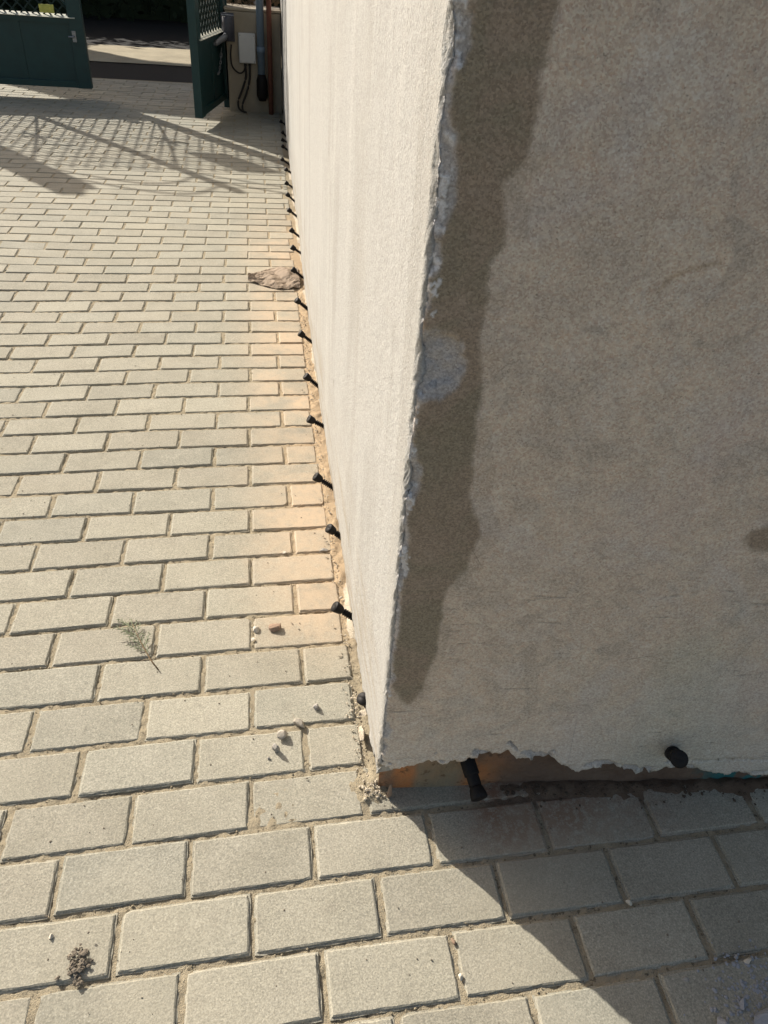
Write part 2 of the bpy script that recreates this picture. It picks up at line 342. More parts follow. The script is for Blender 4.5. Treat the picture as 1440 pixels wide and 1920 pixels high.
def build_paving():
    V = []; Q = []; T = []; nv = 0; tris = []
    CH = .0030
    for row in range(-16, 76):
        y0 = row * PV
        for k in range(-22, 14):
            u0 = 2 * k + (row % 2)
            if u0 * PU < -4.0 or u0 * PU > 2.6: continue
            c = [warp(u0, row, row), warp(u0 + 2, row, row), warp(u0 + 2, row + 1, row), warp(u0, row + 1, row)]
            far = y0 > 2.6
            if c[0][0] > .44 and y0 > .12: continue
            if y0 > .08:
                lim = wallx(y0) - (.006 if y0 < .5 else .014 if y0 < 1 else .022) - .006 * random.random()
                if c[0][0] > lim - .03: continue
                for q in c: q[0] = min(q[0], lim)
            c = np.array(c)
            jit = rng.normal(0, .0011, 2); hz = rng.normal(0, .0007); tx, ty = rng.normal(0, .006, 2); rot = rng.normal(0, .003)
            cen = c.mean(0); c = (c - cen) @ np.array([[1, rot], [-rot, 1]]) + cen + jit
            GAP = .0036 if far else .0045
            nl, nw = (3, 2) if far else (16, 8)
            ring = []
            for a, b, n in ((0, 1, nl), (1, 2, nw), (2, 3, nl), (3, 0, nw)):
                for i in range(n): ring.append(c[a] + (c[b] - c[a]) * i / n)
            ring = np.array(ring); m = len(ring)
            ex = (c[1] - c[0]) / np.linalg.norm(c[1] - c[0]); ey = (c[3] - c[0]) / np.linalg.norm(c[3] - c[0])
            L = (ring - cen) @ ex; Wd = (ring - cen) @ ey; hl = abs(L).max(); hw = abs(Wd).max()
            chipc = (random.choice((-1, 1)), random.choice((-1, 1)), random.uniform(.008, .022)) if (not far and random.random() < .22) else None
            def ins(d, amp, rd):
                f = np.clip((hl - d) / hl, 0, 1); g = np.clip((hw - d) / hw, 0, 1)
                l = L * f; w_ = Wd * g
                if not far:      # rounded corners and slightly worn edges
                    cl = np.clip(abs(l) - (hl - d - rd), 0, rd); cw = np.clip(abs(w_) - (hw - d - rd), 0, rd)
                    q = np.hypot(cl, cw); s = np.where(q > rd, rd / np.maximum(q, 1e-9), 1)
                    l = np.sign(l) * (np.minimum(abs(l), hl - d - rd) + cl * s); w_ = np.sign(w_) * (np.minimum(abs(w_), hw - d - rd) + cw * s)
                    l = l + rng.normal(0, amp, m); w_ = w_ + rng.normal(0, amp, m)
                P = cen + l[:, None] * ex + w_[:, None] * ey
                if chipc is not None:
                    q = np.hypot(l - chipc[0] * hl, w_ - chipc[1] * hw); k_ = np.clip(1 - q / chipc[2], 0, 1) * chipc[2] * .45
                    P = P - (k_ * chipc[0])[:, None] * ex - (k_ * chipc[1])[:, None] * ey
                return P, l, w_
            rings = []
            for d, z, amp, rd in ((GAP - .001, -.016, .0003, .004), (GAP - .0008, -.0036, .0005, .004), (GAP + .0016, -.0033, .0005, .004), (GAP + .0021, -.0013, .0004, .005), (GAP + CH + .0012, 0, .0004, .006)):
                P, l, w_ = ins(d, amp, rd)
                rings.append(np.c_[P, z + hz + l * tx + w_ * ty])
            V.append(np.concatenate(rings + [np.array([[*cen, hz + .0002]])])); nr = len(rings)
            for r in range(nr - 1):
                i = np.arange(m); j = (i + 1) % m
                Q.append(np.stack([nv + r * m + i, nv + r * m + j, nv + (r + 1) * m + j, nv + (r + 1) * m + i], 1))
            i = np.arange(m); j = (i + 1) % m
            tris.append(np.stack([nv + (nr - 1) * m + i, nv + (nr - 1) * m + j, np.full(m, nv + nr * m)], 1))
            t = np.clip(.5 + rng.normal(0, .17), 0, 1)
            if row in (11, 12): t = max(0, t - .35)
            T.append(np.full(nr * m + 1, t)); nv += nr * m + 1
    V = np.concatenate(V); Q = np.concatenate(Q); tr = np.concatenate(tris); T = np.concatenate(T)
    me = bpy.data.meshes.new('pavement'); me.vertices.add(len(V)); me.vertices.foreach_set('co', V.astype(np.float32).ravel())
    idx = np.concatenate([Q.ravel(), tr.ravel()]).astype(np.int32); tot = np.r_[np.full(len(Q), 4), np.full(len(tr), 3)].astype(np.int32)
    me.loops.add(len(idx)); me.loops.foreach_set('vertex_index', idx); me.polygons.add(len(tot))
    me.polygons.foreach_set('loop_start', np.r_[0, np.cumsum(tot)[:-1]].astype(np.int32)); me.polygons.foreach_set('loop_total', tot)
    me.polygons.foreach_set('use_smooth', np.zeros(len(tot), bool))
    me.update(calc_edges=True); me.validate()
    at = me.attributes.new('tint', 'FLOAT', 'POINT'); at.data.foreach_set('value', T.astype(np.float32))
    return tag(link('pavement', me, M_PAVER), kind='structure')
build_paving()
# bedding sand seen in the joints: fine relief near by, a plain sheet farther off
xs = np.arange(-1.4, 1.5, .0045); ys = np.arange(-.62, 2.7, .0055)
X, Y = np.meshgrid(xs, ys)
Z = -.0044 + .0062 * (fbm(X * 75, Y * 75, 3, 3) - .5) + .0035 * (fbm(X * 9, Y * 9, 5, 2) - .5)
edge = np.clip((X - (wallx(Y) - np.where(Y < .6, .016, .030))) / .02, 0, 1) * (Y > .06)
Z = Z + edge * (.005 + .009 * (fbm(X * 45, Y * 45, 8, 3) - .4))
hp = np.exp(-((X - .43) / .04) ** 2 - ((Y - .055) / .035) ** 2); Z = Z + hp * (.010 + .016 * (fbm(X * 90, Y * 90, 12, 3) - .4))
foot = .045 - .1 * (X - .461)
Z = Z + np.clip((X - .62) / .12, 0, 1) * np.exp(-(np.clip(foot - Y, -.03, 1) / .020) ** 2) * (.008 + .012 * (fbm(X * 40, Y * 40, 21, 4) - .35))
dust = np.exp(-((X - .99) / .09) ** 2 - ((Y + .39) / .06) ** 2); Z = Z + dust * (.0035 + .003 * fbm(X * 60, Y * 60, 31, 3))
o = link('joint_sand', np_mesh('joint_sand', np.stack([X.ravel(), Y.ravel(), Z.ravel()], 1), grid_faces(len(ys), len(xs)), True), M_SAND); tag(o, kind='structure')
MB().quad([(-6, -3, -.0085), (6, -3, -.0085), (6, 7.75, -.0085), (-6, 7.75, -.0085)]).build('bedding', M_SAND)['kind'] = 'structure'
MB().quad([(-150, -60, -.016), (150, -60, -.016), (150, 200, -.016), (-150, 200, -.016)]).build('ground', M_ASPHALT)['kind'] = 'structure'
xf = np.arange(-3.2, .56, .03); yf = np.arange(2.66, 7.75, .03); X, Y = np.meshgrid(xf, yf)
Z = -.0034 + .0024 * (fbm(X * 20, Y * 20, 33, 3) - .5)
o = link('joint_sand', np_mesh('joint_sand', np.stack([X.ravel(), Y.ravel(), Z.ravel()], 1), grid_faces(len(yf), len(xf)), True), M_SAND); tag(o, kind='structure')
xf = np.arange(-3.2, -1.38, .03); yf = np.arange(-1.2, 2.68, .03); X, Y = np.meshgrid(xf, yf)
Z = -.0034 + .0024 * (fbm(X * 20, Y * 20, 33, 3) - .5)
o = link('joint_sand', np_mesh('joint_sand', np.stack([X.ravel(), Y.ravel(), Z.ravel()], 1), grid_faces(len(yf), len(xf)), True), M_SAND); tag(o, kind='structure')
xs = np.arange(-7, 5, .08); ys = np.arange(8.83, 9.98, .06); X, Y = np.meshgrid(xs, ys)
Y2 = Y + .06 * (fbm(X * 3, Y * 0, 4) - .5) * (Y < 8.9)
Z = .004 + .03 * fbm(X * 2, Y * 2, 5) * np.clip((Y - 8.83) / .15, 0, 1) - .01 * (Y < 8.85)
o = link('verge', np_mesh('verge', np.stack([X.ravel(), Y2.ravel(), Z.ravel()], 1), grid_faces(len(ys), len(xs)), True), M_VERGE); tag(o, kind='structure')

# ---------------------------------------------------------------- plastered building corner
P0 = np.array([.429, .034]); D = np.array([.99504, -.0995]); NR = np.array([-.0995, -.99504])
WET = [(0.098,1.5),(0.097,1.25),(0.097,1.225),(0.091,1.208),(0.095,1.172),(0.091,1.119),(0.09,1.109),(0.078,1.096),(0.073,1.088),(0.076,1.061),(0.082,1.045),(0.082,1.022),(0.069,1.01),(0.072,0.968),(0.069,0.943),(0.07,0.917),(0.08,0.876),(0.082,0.848),(0.079,0.825),(0.084,0.763),(0.088,0.722),(0.085,0.696),(0.112,0.633),(0.102,0.594),(0.102,0.564),(0.081,0.543),(0.072,0.522),(0.074,0.467),(0.075,0.421),(0.068,0.361),(0.06,0.309),(0.041,0.265),(0.024,0.277),(0.012,0.303),(0.006,0.323),(0.007,0.398),(0.008,0.478),(0.008,0.521),(0.008,0.573),(0.010,0.621),(0.006,0.667),(0.012,0.694),(0.019,0.712),(0.010,0.753),(0.006,0.777),(0.005,0.83),(0.016,0.842),(0.051,0.868),(0.054,0.889),(0.049,0.909),(0.035,0.923),(0.017,0.924),(0.003,0.925),(0.003,0.977),(0.005,1.041),(0.014,1.069),(0.017,1.11),(0.018,1.13),(0.007,1.158),(0.008,1.194),(0.015,1.22),(0.016,1.5)]
DISC = [(-0.004,0.904),(0.009,0.918),(0.026,0.925),(0.042,0.916),(0.052,0.899),(0.053,0.882),(0.042,0.864),(0.021,0.853),(0.006,0.843),(-0.004,0.855)]
CHIP2 = [(-.002,0.745),(0.008,0.737),(0.019,0.716),(0.017,0.694),(-.002,0.69)]
WET2 = [(0.8,.66),(0.513,0.654),(0.493,0.644),(0.485,0.629),(0.506,0.609),(0.532,0.605),(.8,.60)]
BOT = [(0.0,0.1),(0.014,0.089),(0.044,0.088),(0.086,0.105),(0.134,0.112),(0.15,0.106),(0.172,0.121),(0.205,0.126),(0.224,0.135),(0.242,0.111),(0.282,0.11),(0.312,0.112),(0.34,0.074),(0.371,0.07),(0.405,0.081),(0.441,0.08),(0.477,0.06),(0.517,0.069),(0.544,0.083),(0.6,0.075),(0.656,0.05),(0.738,0.047),(3.6,.05)]
# path along the base: long sunny wall (negative s, from far to the corner), then the end wall (positive s)
ls = [0.0]
st = .003
while ls[-1] < 6.55:
    ls.append(ls[-1] + st); st = min(st * 1.018, .06) if ls[-1] > .12 else .003
ls = np.array(ls[1:])[::-1]
rs = np.r_[np.arange(0, .14, .0022), np.arange(.14, .86, .0036), np.arange(.86, 1.2, .012), np.linspace(1.2, 3.5, 24)]
s = np.r_[-ls, rs]
lx = wallx(P0[1] + ls) + (P0[0] - .432) * np.clip(1 - ls / .15, 0, 1)
base = np.r_[np.stack([lx, P0[1] + ls], 1), P0 + rs[:, None] * D]
wR = np.clip(.5 + s / .008, 0, 1)[:, None]
nrm = np.array([-1., 0]) * (1 - wR) + NR * wR; nrm /= np.linalg.norm(nrm, axis=1)[:, None]
ts = np.r_[np.arange(0, 1.34, .0038), np.linspace(1.36, 2.6, 22)]
Sg, Tg = np.meshgrid(s, ts)
zb = np.where(s < 0, .017 + .012 * fbm(s * 8, s * 0, 2) + .012 * fbm(s * 70, s * 0, 4) + .075 * np.exp(-(s / .018) ** 2), np.interp(s, *zip(*BOT)) + .020 * (fbm(s * 45, s * 0, 8) - .5) + .010 * (fbm(s * 110, s * 0, 9) - .5) + .006 * (fbm(s * 300, s * 0, 10) - .5))
zb[s < 0] = np.where(np.abs(s[s < 0] + .045) < .02, .05, zb[s < 0])
Zg = zb[None, :] + Tg * ((2.6 - zb) / 2.6)[None, :]
near = (Sg > -.9) & (Sg < 1.0)
px = Sg + .009 * (fbm(Sg * 60, Zg * 60, 40, 4) - .5) + .005 * (fbm(Sg * 260, Zg * 260, 41, 2) - .5)
pz = Zg + .012 * (fbm(Sg * 50, Zg * 50, 43, 4) - .5)
wet = inside(px, pz, WET) | inside(px, pz, WET2)
disc = inside(px, pz, DISC) | inside(px, pz, CHIP2)
wl_z = np.array([p[1] for p in WET[34:]]); wl_s = np.array([p[0] for p in WET[34:]])
oz = np.argsort(wl_z); left = np.interp(pz, wl_z[oz], wl_s[oz])
patch = ((px > -.002) & (px < np.minimum(left, .03)) & (pz > .30)) | disc
patch |= (px > -.002) & (px < .004) & (pz > .1) & (pz < .3) & (fbm(Sg * 5, Zg * 40, 61, 3) > .5)
crumb = (px > -.001) & (px < .016) & (((np.abs(Zg - 1.085) < .05) | (np.abs(Zg - .575) < .03) | (np.abs(Zg - 1.22) < .03) | (np.abs(Zg - .69) < .02) | (np.abs(Zg - .99) < .05)))
crumb &= fbm(Sg * 150, Zg * 150, 70, 3) > .55
grit = (px > -.001) & (px < .008) & (fbm(Sg * 170, Zg * 110, 72, 3) > .72)
crumb |= grit
CH = [(0, 1.215, .020, .030, .010), (.004, 1.085, .020, .055, .009), (.002, 1.01, .012, .022, .007), (0, .965, .009, .018, .006), (.020, .885, .036, .045, .012), (.006, .875, .020, .022, .008), (.004, .72, .017, .030, .010),
      (0, .62, .009, .03, .005), (.002, .565, .012, .022, .008), (0, .50, .009, .02, .005), (0, .42, .008, .03, .005), (.001, .33, .011, .02, .006), (.006, .20, .010, .02, .005), (0, .15, .012, .02, .008), (-.004, .80, .008, .02, .004), (0, 1.16, .008, .015, .005)]
scoop = np.zeros_like(Sg)
jx = Sg + .010 * (fbm(Sg * 90, Zg * 90, 140, 3) - .5); jz = Zg + .016 * (fbm(Sg * 70, Zg * 70, 141, 3) - .5)
for a, b_, ra, rb, dp in CH:
    k_ = np.clip(1 - ((jx - a) / ra) ** 2 - ((jz - b_) / rb) ** 2, 0, 1); scoop = np.maximum(scoop, dp * k_ ** .6)
patch |= (scoop > 0) & (Sg > -.001)
flk = (Sg > .0) & (Zg - zb[None, :] < .028 * fbm(Sg * 25, Zg * 5, 150, 3) * 1.3) & (fbm(Sg * 28, Zg * 40, 151, 3) > .5) & (Sg < 1.1)
patch |= flk
line = (Sg > .53) & (Sg < .9) & (np.abs(Zg - (.098 + .02 * (fbm(Sg * 14, Sg * 0, 160, 3) - .5) - .03 * (Sg - .6))) < .0025)
rust = np.clip(1 - np.abs((Zg - (.985 + .034 * np.sqrt(np.clip((Sg - .262) / .05, 0, 1)))) / .006 + 1.5 * (fbm(Sg * 120, Zg * 120, 180, 3) - .5)), 0, 1) * (Sg > .262) * (Sg < .325)
# relief
dsp = .0040 * (fbm(Sg * 3.5, Zg * 3.5, 80, 3) - .5) * (Sg > 0) + .0030 * (fbm(Sg * 3, Zg * 2, 81, 3) - .5) * (Sg < 0)
dsp += .0018 * (fbm(Sg * 45, Zg * 45, 82, 4) - .5) * (1 - .55 * (Sg < 0))
dsp += .0014 * (fbm(Sg * 14, Zg * .8, 83, 3) - .5) * (Sg < 0)
dsp -= (.0008 + .002 * disc) * patch * (.6 + .8 * fbm(Sg * 60, Zg * 60, 84, 3)); dsp -= .005 * disc * fbm(Sg * 35, Zg * 35, 85, 3)
dsp -= scoop * (.5 + .6 * (fbm(Sg * 80, Zg * 80, 142, 3) - .5)); dsp -= .006 * flk * (.5 + fbm(Sg * 60, Zg * 60, 152, 3)); dsp -= .006 * line
dsp += .0022 * crumb * fbm(Sg * 400, Zg * 400, 86, 1)
cz = Zg[:, :]
chip = .0012 + .011 * np.clip(fbm(cz * 9, cz * 0, 90, 3) - .45, 0, 1) + .012 * np.clip(fbm(cz * 42, cz * 0, 91, 3) - .5, 0, 1) + .006 * np.clip(fbm(cz * 160, cz * 0, 94, 2) - .45, 0, 1)
dsp -= chip * np.exp(-(Sg / .0055) ** 2)
dsp += .0035 * (fbm(Sg * 180, Zg * 180, 92, 3) - .5) * np.exp(-((Sg + .006) / .02) ** 2)
lowr = np.exp(-((Zg - zb[None, :]) / .02) ** 2)
dsp += lowr * (.006 * (fbm(Sg * 70, Zg * 70, 93, 3) - .65))
# broken rubbly foot of the corner
ft = np.exp(-((Sg + .01) / .022) ** 2) * np.exp(-((Zg - zb[None, :]) / .03) ** 2); dsp += ft * .016 * (fbm(Sg * 130, Zg * 130, 95, 3) - .6)
Xg = base[None, :, 0] + nrm[None, :, 0] * dsp; Yg = base[None, :, 1] + nrm[None, :, 1] * dsp
V = np.stack([Xg, Yg, Zg], 2)
back = V[:1].copy(); bn = np.where((s < 0)[:, None], np.array([-1., 0]), NR)
for k in range(2): back[0, :, k] -= bn[:, k] * .026
V = np.concatenate([back, V], 0); ext = lambda a: np.concatenate([a[:1], a], 0)
mask = np.stack([ext(wet), ext(patch), ext(crumb), 1 - ext(rust)], 2).astype(np.float32)
for c in range(2):           # soften the damp and broken outlines by one cell
    m_ = mask[..., c]; mm = m_.copy(); mm[1:-1, 1:-1] = (m_[1:-1, 1:-1] * 2 + m_[:-2, 1:-1] + m_[2:, 1:-1] + m_[1:-1, :-2] + m_[1:-1, 2:]) / 6; mask[..., c] = mm
for _ in range(2):           # the damp edge dries out gradually on its right
    m_ = mask[..., 0]; mm = m_.copy(); mm[1:-1, 1:-1] = (m_[1:-1, 1:-1] * 2 + m_[:-2, 1:-1] + m_[2:, 1:-1] + m_[1:-1, :-2] + m_[1:-1, 2:]) / 6; mask[..., 0] = mm
mask[..., 0] = np.maximum(mask[..., 0], .22 * ext(inside(px - .014 - .03 * (fbm(Zg * 6, Zg * 0, 170, 2) - .4), pz, WET) & ~wet & (Sg > .02)) * ext(fbm(Sg * 12, Zg * 12, 171, 3) > .42))
m_ = mask[..., 0]
bld = empty('plastered_wall', (.44, .04, 0), 'tall rendered wall corner with sunlit long side, damp shaded end and broken plaster edge', 'wall')
def under(o): o.parent = bld; o.matrix_parent_inverse = Matrix.Translation(-Vector((.44, .04, 0))); return o
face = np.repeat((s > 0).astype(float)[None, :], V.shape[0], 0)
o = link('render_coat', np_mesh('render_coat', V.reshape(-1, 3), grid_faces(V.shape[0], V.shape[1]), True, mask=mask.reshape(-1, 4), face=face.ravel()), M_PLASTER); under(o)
# masonry core behind the coat, its lower strip is what shows under the broken plaster
bs = np.r_[np.arange(0, .9, .004), np.linspace(.92, 3.5, 30)]; bz = np.r_[np.linspace(-.02, .17, 50)]
Bs, Bz = np.meshgrid(bs, bz)
dd = -.019 - .005 * np.clip((Bs - .17) / .06, 0, 1) - .012 * (fbm(Bs * 30, Bz * 40, 101, 4) - .3) * np.clip((Bs - .12) / .1, .1, 1) + .03 * np.clip(.03 - Bz, 0, .05) * (Bs > .25)
bx = P0[0] + .004 + Bs * D[0] + NR[0] * dd; by = P0[1] + Bs * D[1] + NR[1] * dd
o = link('base_course', np_mesh('base_course', np.stack([bx.ravel(), by.ravel(), Bz.ravel()], 1), grid_faces(len(bz), len(bs)), True), M_BASE); under(o)
cy = P0 + NR * -.03
e1 = P0 + D * 3.5 - NR * .03
core = MB()
pts = [(.462, .07), (e1[0], e1[1]), (e1[0], 6.56), (wallx(6.5) + .03, 6.56), (wallx(3) + .03, 3.0)]
vb = [core.bm.verts.new((x, y, -.02)) for x, y in pts]; vt = [core.bm.verts.new((x, y, 2.6)) for x, y in pts]
for i in range(5): core.bm.faces.new((vb[i], vb[(i + 1) % 5], vt[(i + 1) % 5], vt[i]))
core.bm.faces.new(vt)
under(core.build('masonry_core', M_PIER))
cp = MB(); cp.box((-.05, -.05, 0), (3.5, 6.6, .07), .01, Matrix.Translation((.43, 0, 2.602)))
under(cp.build('coping', M_PIER))
ys = np.r_[np.arange(.06, 1.6, .004), np.arange(1.6, 6.6, .02)]; cs = np.linspace(0, 1, 9)
Yf, Cf = np.meshgrid(ys, cs, indexing='ij')
wf = .012 + .012 * fbm(Yf * 14, Yf * 0, 110, 3)
Xf = wallx(Yf) + .012 - wf * 1.2 + Cf * wf * 1.2
hgt = np.clip(fbm(Yf * 6, Yf * 0, 113, 2) - .4, 0, 1) * .035
Zf = -.006 + np.sin(Cf * PI / 2) * hgt + .006 * (fbm(Yf * 90, Cf * 6, 111, 3) - .4)
o = link('mortar_strip', np_mesh('mortar_strip', np.stack([Xf.ravel(), Yf.ravel(), Zf.ravel()], 1), grid_faces(len(ys), 9), True), M_MORTAR); under(o)

# ---------------------------------------------------------------- gate
def local(fn_parent, o): o.parent = fn_parent; return o
def gate_leaf(root, bays, zb=.09, zp=.60, H=2.0, lit=True):
    """a leaf in the x-z plane of its root: sheet below, mesh above, arched rails"""
    x1 = bays[-1][1]; x0 = bays[0][0]
    MB().box((x0, -.006, zb + .01), (x1, .006, zp - .05)).build('sheet_panel', M_GREEN, root)
    for a, c in bays:
        xx = a + (c - a) * .5; MB().box((xx - .004, -.011, zb + .04), (xx + .004, -.0065, zp - .06), .002).build('panel_rib', M_GREEN, root)
    MB().box((x0, -.026, zp - .05), (x1, .026, zp - .004)).build('middle_rail', M_GREEN, root)
    lg = MB(); lg.box((x0, -.045, -.002), (x1, .028, .002), 0, Matrix.Translation((0, 0, zp)) @ Matrix.Rotation(math.radians(15), 4, 'X')); lg.build('rail_sunlit_top', M_RAIL, root)  # tilted pale strip: the sunlit rail top put into its colour
    MB().box((x0, -.02, zb - .01), (x1, .02, zb + .04), .004).build('bottom_rail', M_GREEN, root)
    st = [bays[0][0]] + [c for _, c in bays]
    for i, xx in enumerate(st):
        w_ = .055 if i in (0, len(st) - 1) else .022
        MB().box((xx - w_, -.03, zb - .012), (xx + w_, .03, H + .05), .006).build('stile', M_GREEN, root)
    for a, c in bays:
        for zz, rr, dip in ((1.70, .010, .21), (1.85, .011, .21)):
            pts = [(a + (c - a) * t, 0, zz + dip * math.sin(PI * t) + .08 * t) for t in np.linspace(0, 1, 17)]
            MB().tube(pts, rr, 8).build('arched_rail', M_GREEN, root)
        cx = a + (c - a) * .55
        ob = MB(); ob.tube([(cx - .10, 0, 1.13), (cx, 0, 1.09), (cx + .10, 0, 1.15)], .011, 8); ob.tube([(cx - .02, 0, 1.19), (cx + .01, 0, 1.10), (cx - .03, 0, 1.02)], .016, 8)
        ob.build('ornament', M_GREEN, root)
        MB().tube([(c, 0, zp), (c - (c - a) * .5, 0, 1.16), (a, 0, 1.68)], .010, 8).build('diagonal_brace', M_GREEN, root)
    m = MB(); sp = .085; zt = 1.72
    k = x0 - 1.3
    while k < x1:
        for sgn in (1, -1):
            # line x = k + (z - zp) or x = k' - (z - zp)
            kk = k if sgn > 0 else k + 1.25
            t0 = 0; t1 = zt - zp
            if sgn > 0: lo = max(t0, x0 - kk); hi = min(t1, x1 - kk)
            else: lo = max(t0, kk - x1); hi = min(t1, kk - x0)
            if hi - lo > .01: m.tube([(kk + sgn * lo, .004 * sgn, zp + lo), (kk + sgn * hi, .004 * sgn, zp + hi)], .0062, 5, False)
        k += sp
    m.build('wire_mesh', M_GREEN2, root)
GY = 6.65
g1 = empty('gate_leaf', (0, GY, 0), 'closed dark green double gate leaf with sheet metal below and diamond mesh above, at left', 'gate', 'dark green metal gate leaves')
gate_leaf(g1, [(-2.87, -2.0), (-2.0, -1.125)])
hp_ = MB(); hp_.box((-1.165, -.036, .42), (-1.135, -.030, .50), .002); hp_.tube([(-1.15, -.036, .46), (-1.15, -.06, .46), (-1.19, -.06, .46)], .006, 8); hp_.build('latch', M_STEEL, g1)
# plate wired on the mesh whose shadow falls beside the wall
pl = empty('sheet_sign', (-1.5, GY - .012, 1.33), 'blank metal plate wired on the mesh of the closed gate leaf', 'plate')
MB().box((-.13, -.003, 0), (.15, .003, .36), .002).build('plate', M_STEEL, pl)
p0 = MB(); p0.box((-3.06, GY - .06, 0), (-2.93, GY + .08, 2.12), .008); o = p0.build('gate_post', M_GREEN); tag(o, 'thick green steel post at the far hinge of the closed gate leaf', 'post', 'steel gate posts')
p1 = MB(); p1.box((.010, 6.55, 0), (.075, 6.62, 2.1), .006); o = p1.build('gate_post', M_GREEN); tag(o, 'slim dark green steel post between the open gate leaf and the pier', 'post', 'steel gate posts')
A = Vector((-.150, 5.64)); B = Vector((.03, 6.53)); ang = math.atan2(B.y - A.y, B.x - A.x)
g2 = empty('gate_leaf', (A.x, A.y, 0), 'open green gate leaf swung towards the viewer, seen edge on beside the pier', 'gate', 'dark green metal gate leaves', (0, 0, ang))
gate_leaf(g2, [(.045, (B - A).length)], .088, .60)
# yellow tag
o = MB(); o.box((-1.385, GY - .022, .615), (-1.275, GY - .012, .672), .004); o.box((-1.36, GY - .028, .63), (-1.30, GY - .022, .66), .002); o = o.build('cable_tag', M_TAG, None, False, .001)
tag(o, 'faded yellow plastic tag fixed above the sheet of the closed gate leaf', 'tag')
# pier
pr = empty('gate_pier', (.3, 6.5, 0), 'low beige rendered pier between gate and wall with sunlit top', 'pier')
o = MB(); o.box((-.24, -.10, -.01), (.20, .26, .735), .012); o.build('pier_body', M_PIER, pr)
o = MB(); o.box((-.245, -.105, .737), (.203, .265, .757), .006); o.build('pier_cap', M_PIER, pr)
# junction box
jb = empty('junction_box', (.225, 6.40, .48), 'light grey plastic junction box screwed on the beige pier', 'junction box')
MB().box((-.068, -.045, -.108), (.068, 0, .108), .006).build('box_body', M_GREYBOX, jb)
MB().box((-.064, -.053, -.103), (.064, -.0455, .103), .004).build('lid', M_GREYBOX, jb)
for sx in (-1, 1):
    for sz in (-1, 1): MB().tube([(sx * .054, -.052, sz * .092), (sx * .054, -.056, sz * .092)], .004, 8).build('screw', M_STEEL, jb)
for dx in (-.02, .015): MB().tube([(dx, -.022, -.107), (dx, -.022, -.128)], .010, 8).build('cable_gland', M_CABLE, jb)
def cable(pts, r, label):
    P = [Vector(p) for p in pts]; out = []
    for i in range(len(P) - 1):
        a = P[max(i - 1, 0)]; b = P[i]; c = P[i + 1]; d = P[min(i + 2, len(P) - 1)]
        for k in range(6):
            t = k / 6; out.append(.5 * ((2 * b) + (c - a) * t + (2 * a - 5 * b + 4 * c - d) * t * t + (3 * b - a - 3 * c + d) * t ** 3))
    out.append(P[-1])
    o = MB().tube(out, r, 8).build('cable', M_CABLE, None, True); tag(o, label, 'cable', 'black cables at the pier')
cable([(.205, 6.37, .355), (.205, 6.37, .27), (.17, 6.36, .17), (.135, 6.35, .09), (.14, 6.34, .03), (.19, 6.34, .006)], .0085, 'black cable from the box to the ground, left of the pair')
cable([(.24, 6.37, .355), (.235, 6.36, .25), (.205, 6.35, .15), (.17, 6.33, .07), (.17, 6.32, .02), (.20, 6.32, .006)], .0085, 'black cable from the box to the ground, right of the pair')
cable([(.10, 6.36, .50), (.09, 6.37, .42), (.10, 6.38, .34), (.15, 6.385, .295), (.19, 6.38, .31), (.205, 6.37, .355)], .006, 'thin black cable looping from the gate closer to the grey box')
# gate closer with arm
gc = empty('gate_closer', (.08, 6.36, .62), 'dark grey gate closer with cylinder arm reaching to the open leaf', 'gate closer')
MB().tube([(0, 0, -.09), (0, 0, -.085), (0, 0, .07), (0, 0, .078)], [.035, .042, .042, .036], 20).build('housing', M_MOTOR, gc, True)
MB().box((-.05, .01, -.10), (.05, .045, .10), .006).build('bracket', M_MOTOR, gc)
MB().tube([(-.045, -.005, .085), (.05, -.005, .085)], .006, 8).build('top_clip', M_STEEL, gc)
MB().tube([(-.02, -.03, -.05), (-.03, -.05, -.065), (-.10, -.14, -.10), (-.105, -.146, -.102)], [.018, .024, .024, .018], 16).build('arm', M_STEEL, gc, True)
MB().tube([(-.105, -.146, -.102), (-.135, -.17, -.115), (-.155, -.16, -.105), (-.17, -.12, -.085)], [.014, .014, .012, .009], 12).build('hook', M_STEEL, gc, True)
# chain
ch = MB(); A_ = Vector((-.055, 6.20, .49)); B_ = Vector((.02, 6.33, .47))
n = 22; prev = None
for i in range(n + 1):
    t = i / n; p = A_.lerp(B_, t); p.z -= .19 * math.sin(PI * t) ** .9
    if prev is not None:
        d = (p - prev); mid = (p + prev) / 2; x = d.normalized(); up = Vector((0, 1, 0)) if i % 2 else x.cross(Vector((0, 1, 0))).normalized()
        yv = x.cross(up).normalized(); L = d.length * .72
        ring = [mid + x * (math.cos(a) * L) + yv * (math.sin(a) * .0075) for a in np.linspace(0, 2 * PI, 11)]
        ch.tube(ring, .0024, 5, False)
    prev = p
o = ch.build('chain', M_STEEL); tag(o, 'steel link chain hanging from the arm beside the open gate leaf', 'chain')
# pipes
pp = empty('conduit_pipe', (.335, 6.345, 0), 'blue grey vertical pipe in front of the pier with a shiny edge', 'pipe')
MB().tube([(0, 0, .10), (0, 0, 2.4)], .030, 20).build('pipe', M_BLUEPIPE, pp, True)
MB().tube([(0, 0, .45), (0, 0, .50)], .034, 20).build('collar', M_BLUEPIPE, pp, True)
MB().tube([(0, -.005, .10), (0, -.005, .14), (0, -.005, .25), (0, -.005, .30)], [.03, .045, .045, .03], 16).build('elbow_guard', M_BLACK, pp, True)
o = MB().tube([(.405, 6.33, 0), (.405, 6.33, 2.4)], .020, 16).build('rusty_pipe', M_RUST, None, True); tag(o, 'thin rusty brown vertical pipe beside the blue grey pipe', 'pipe')
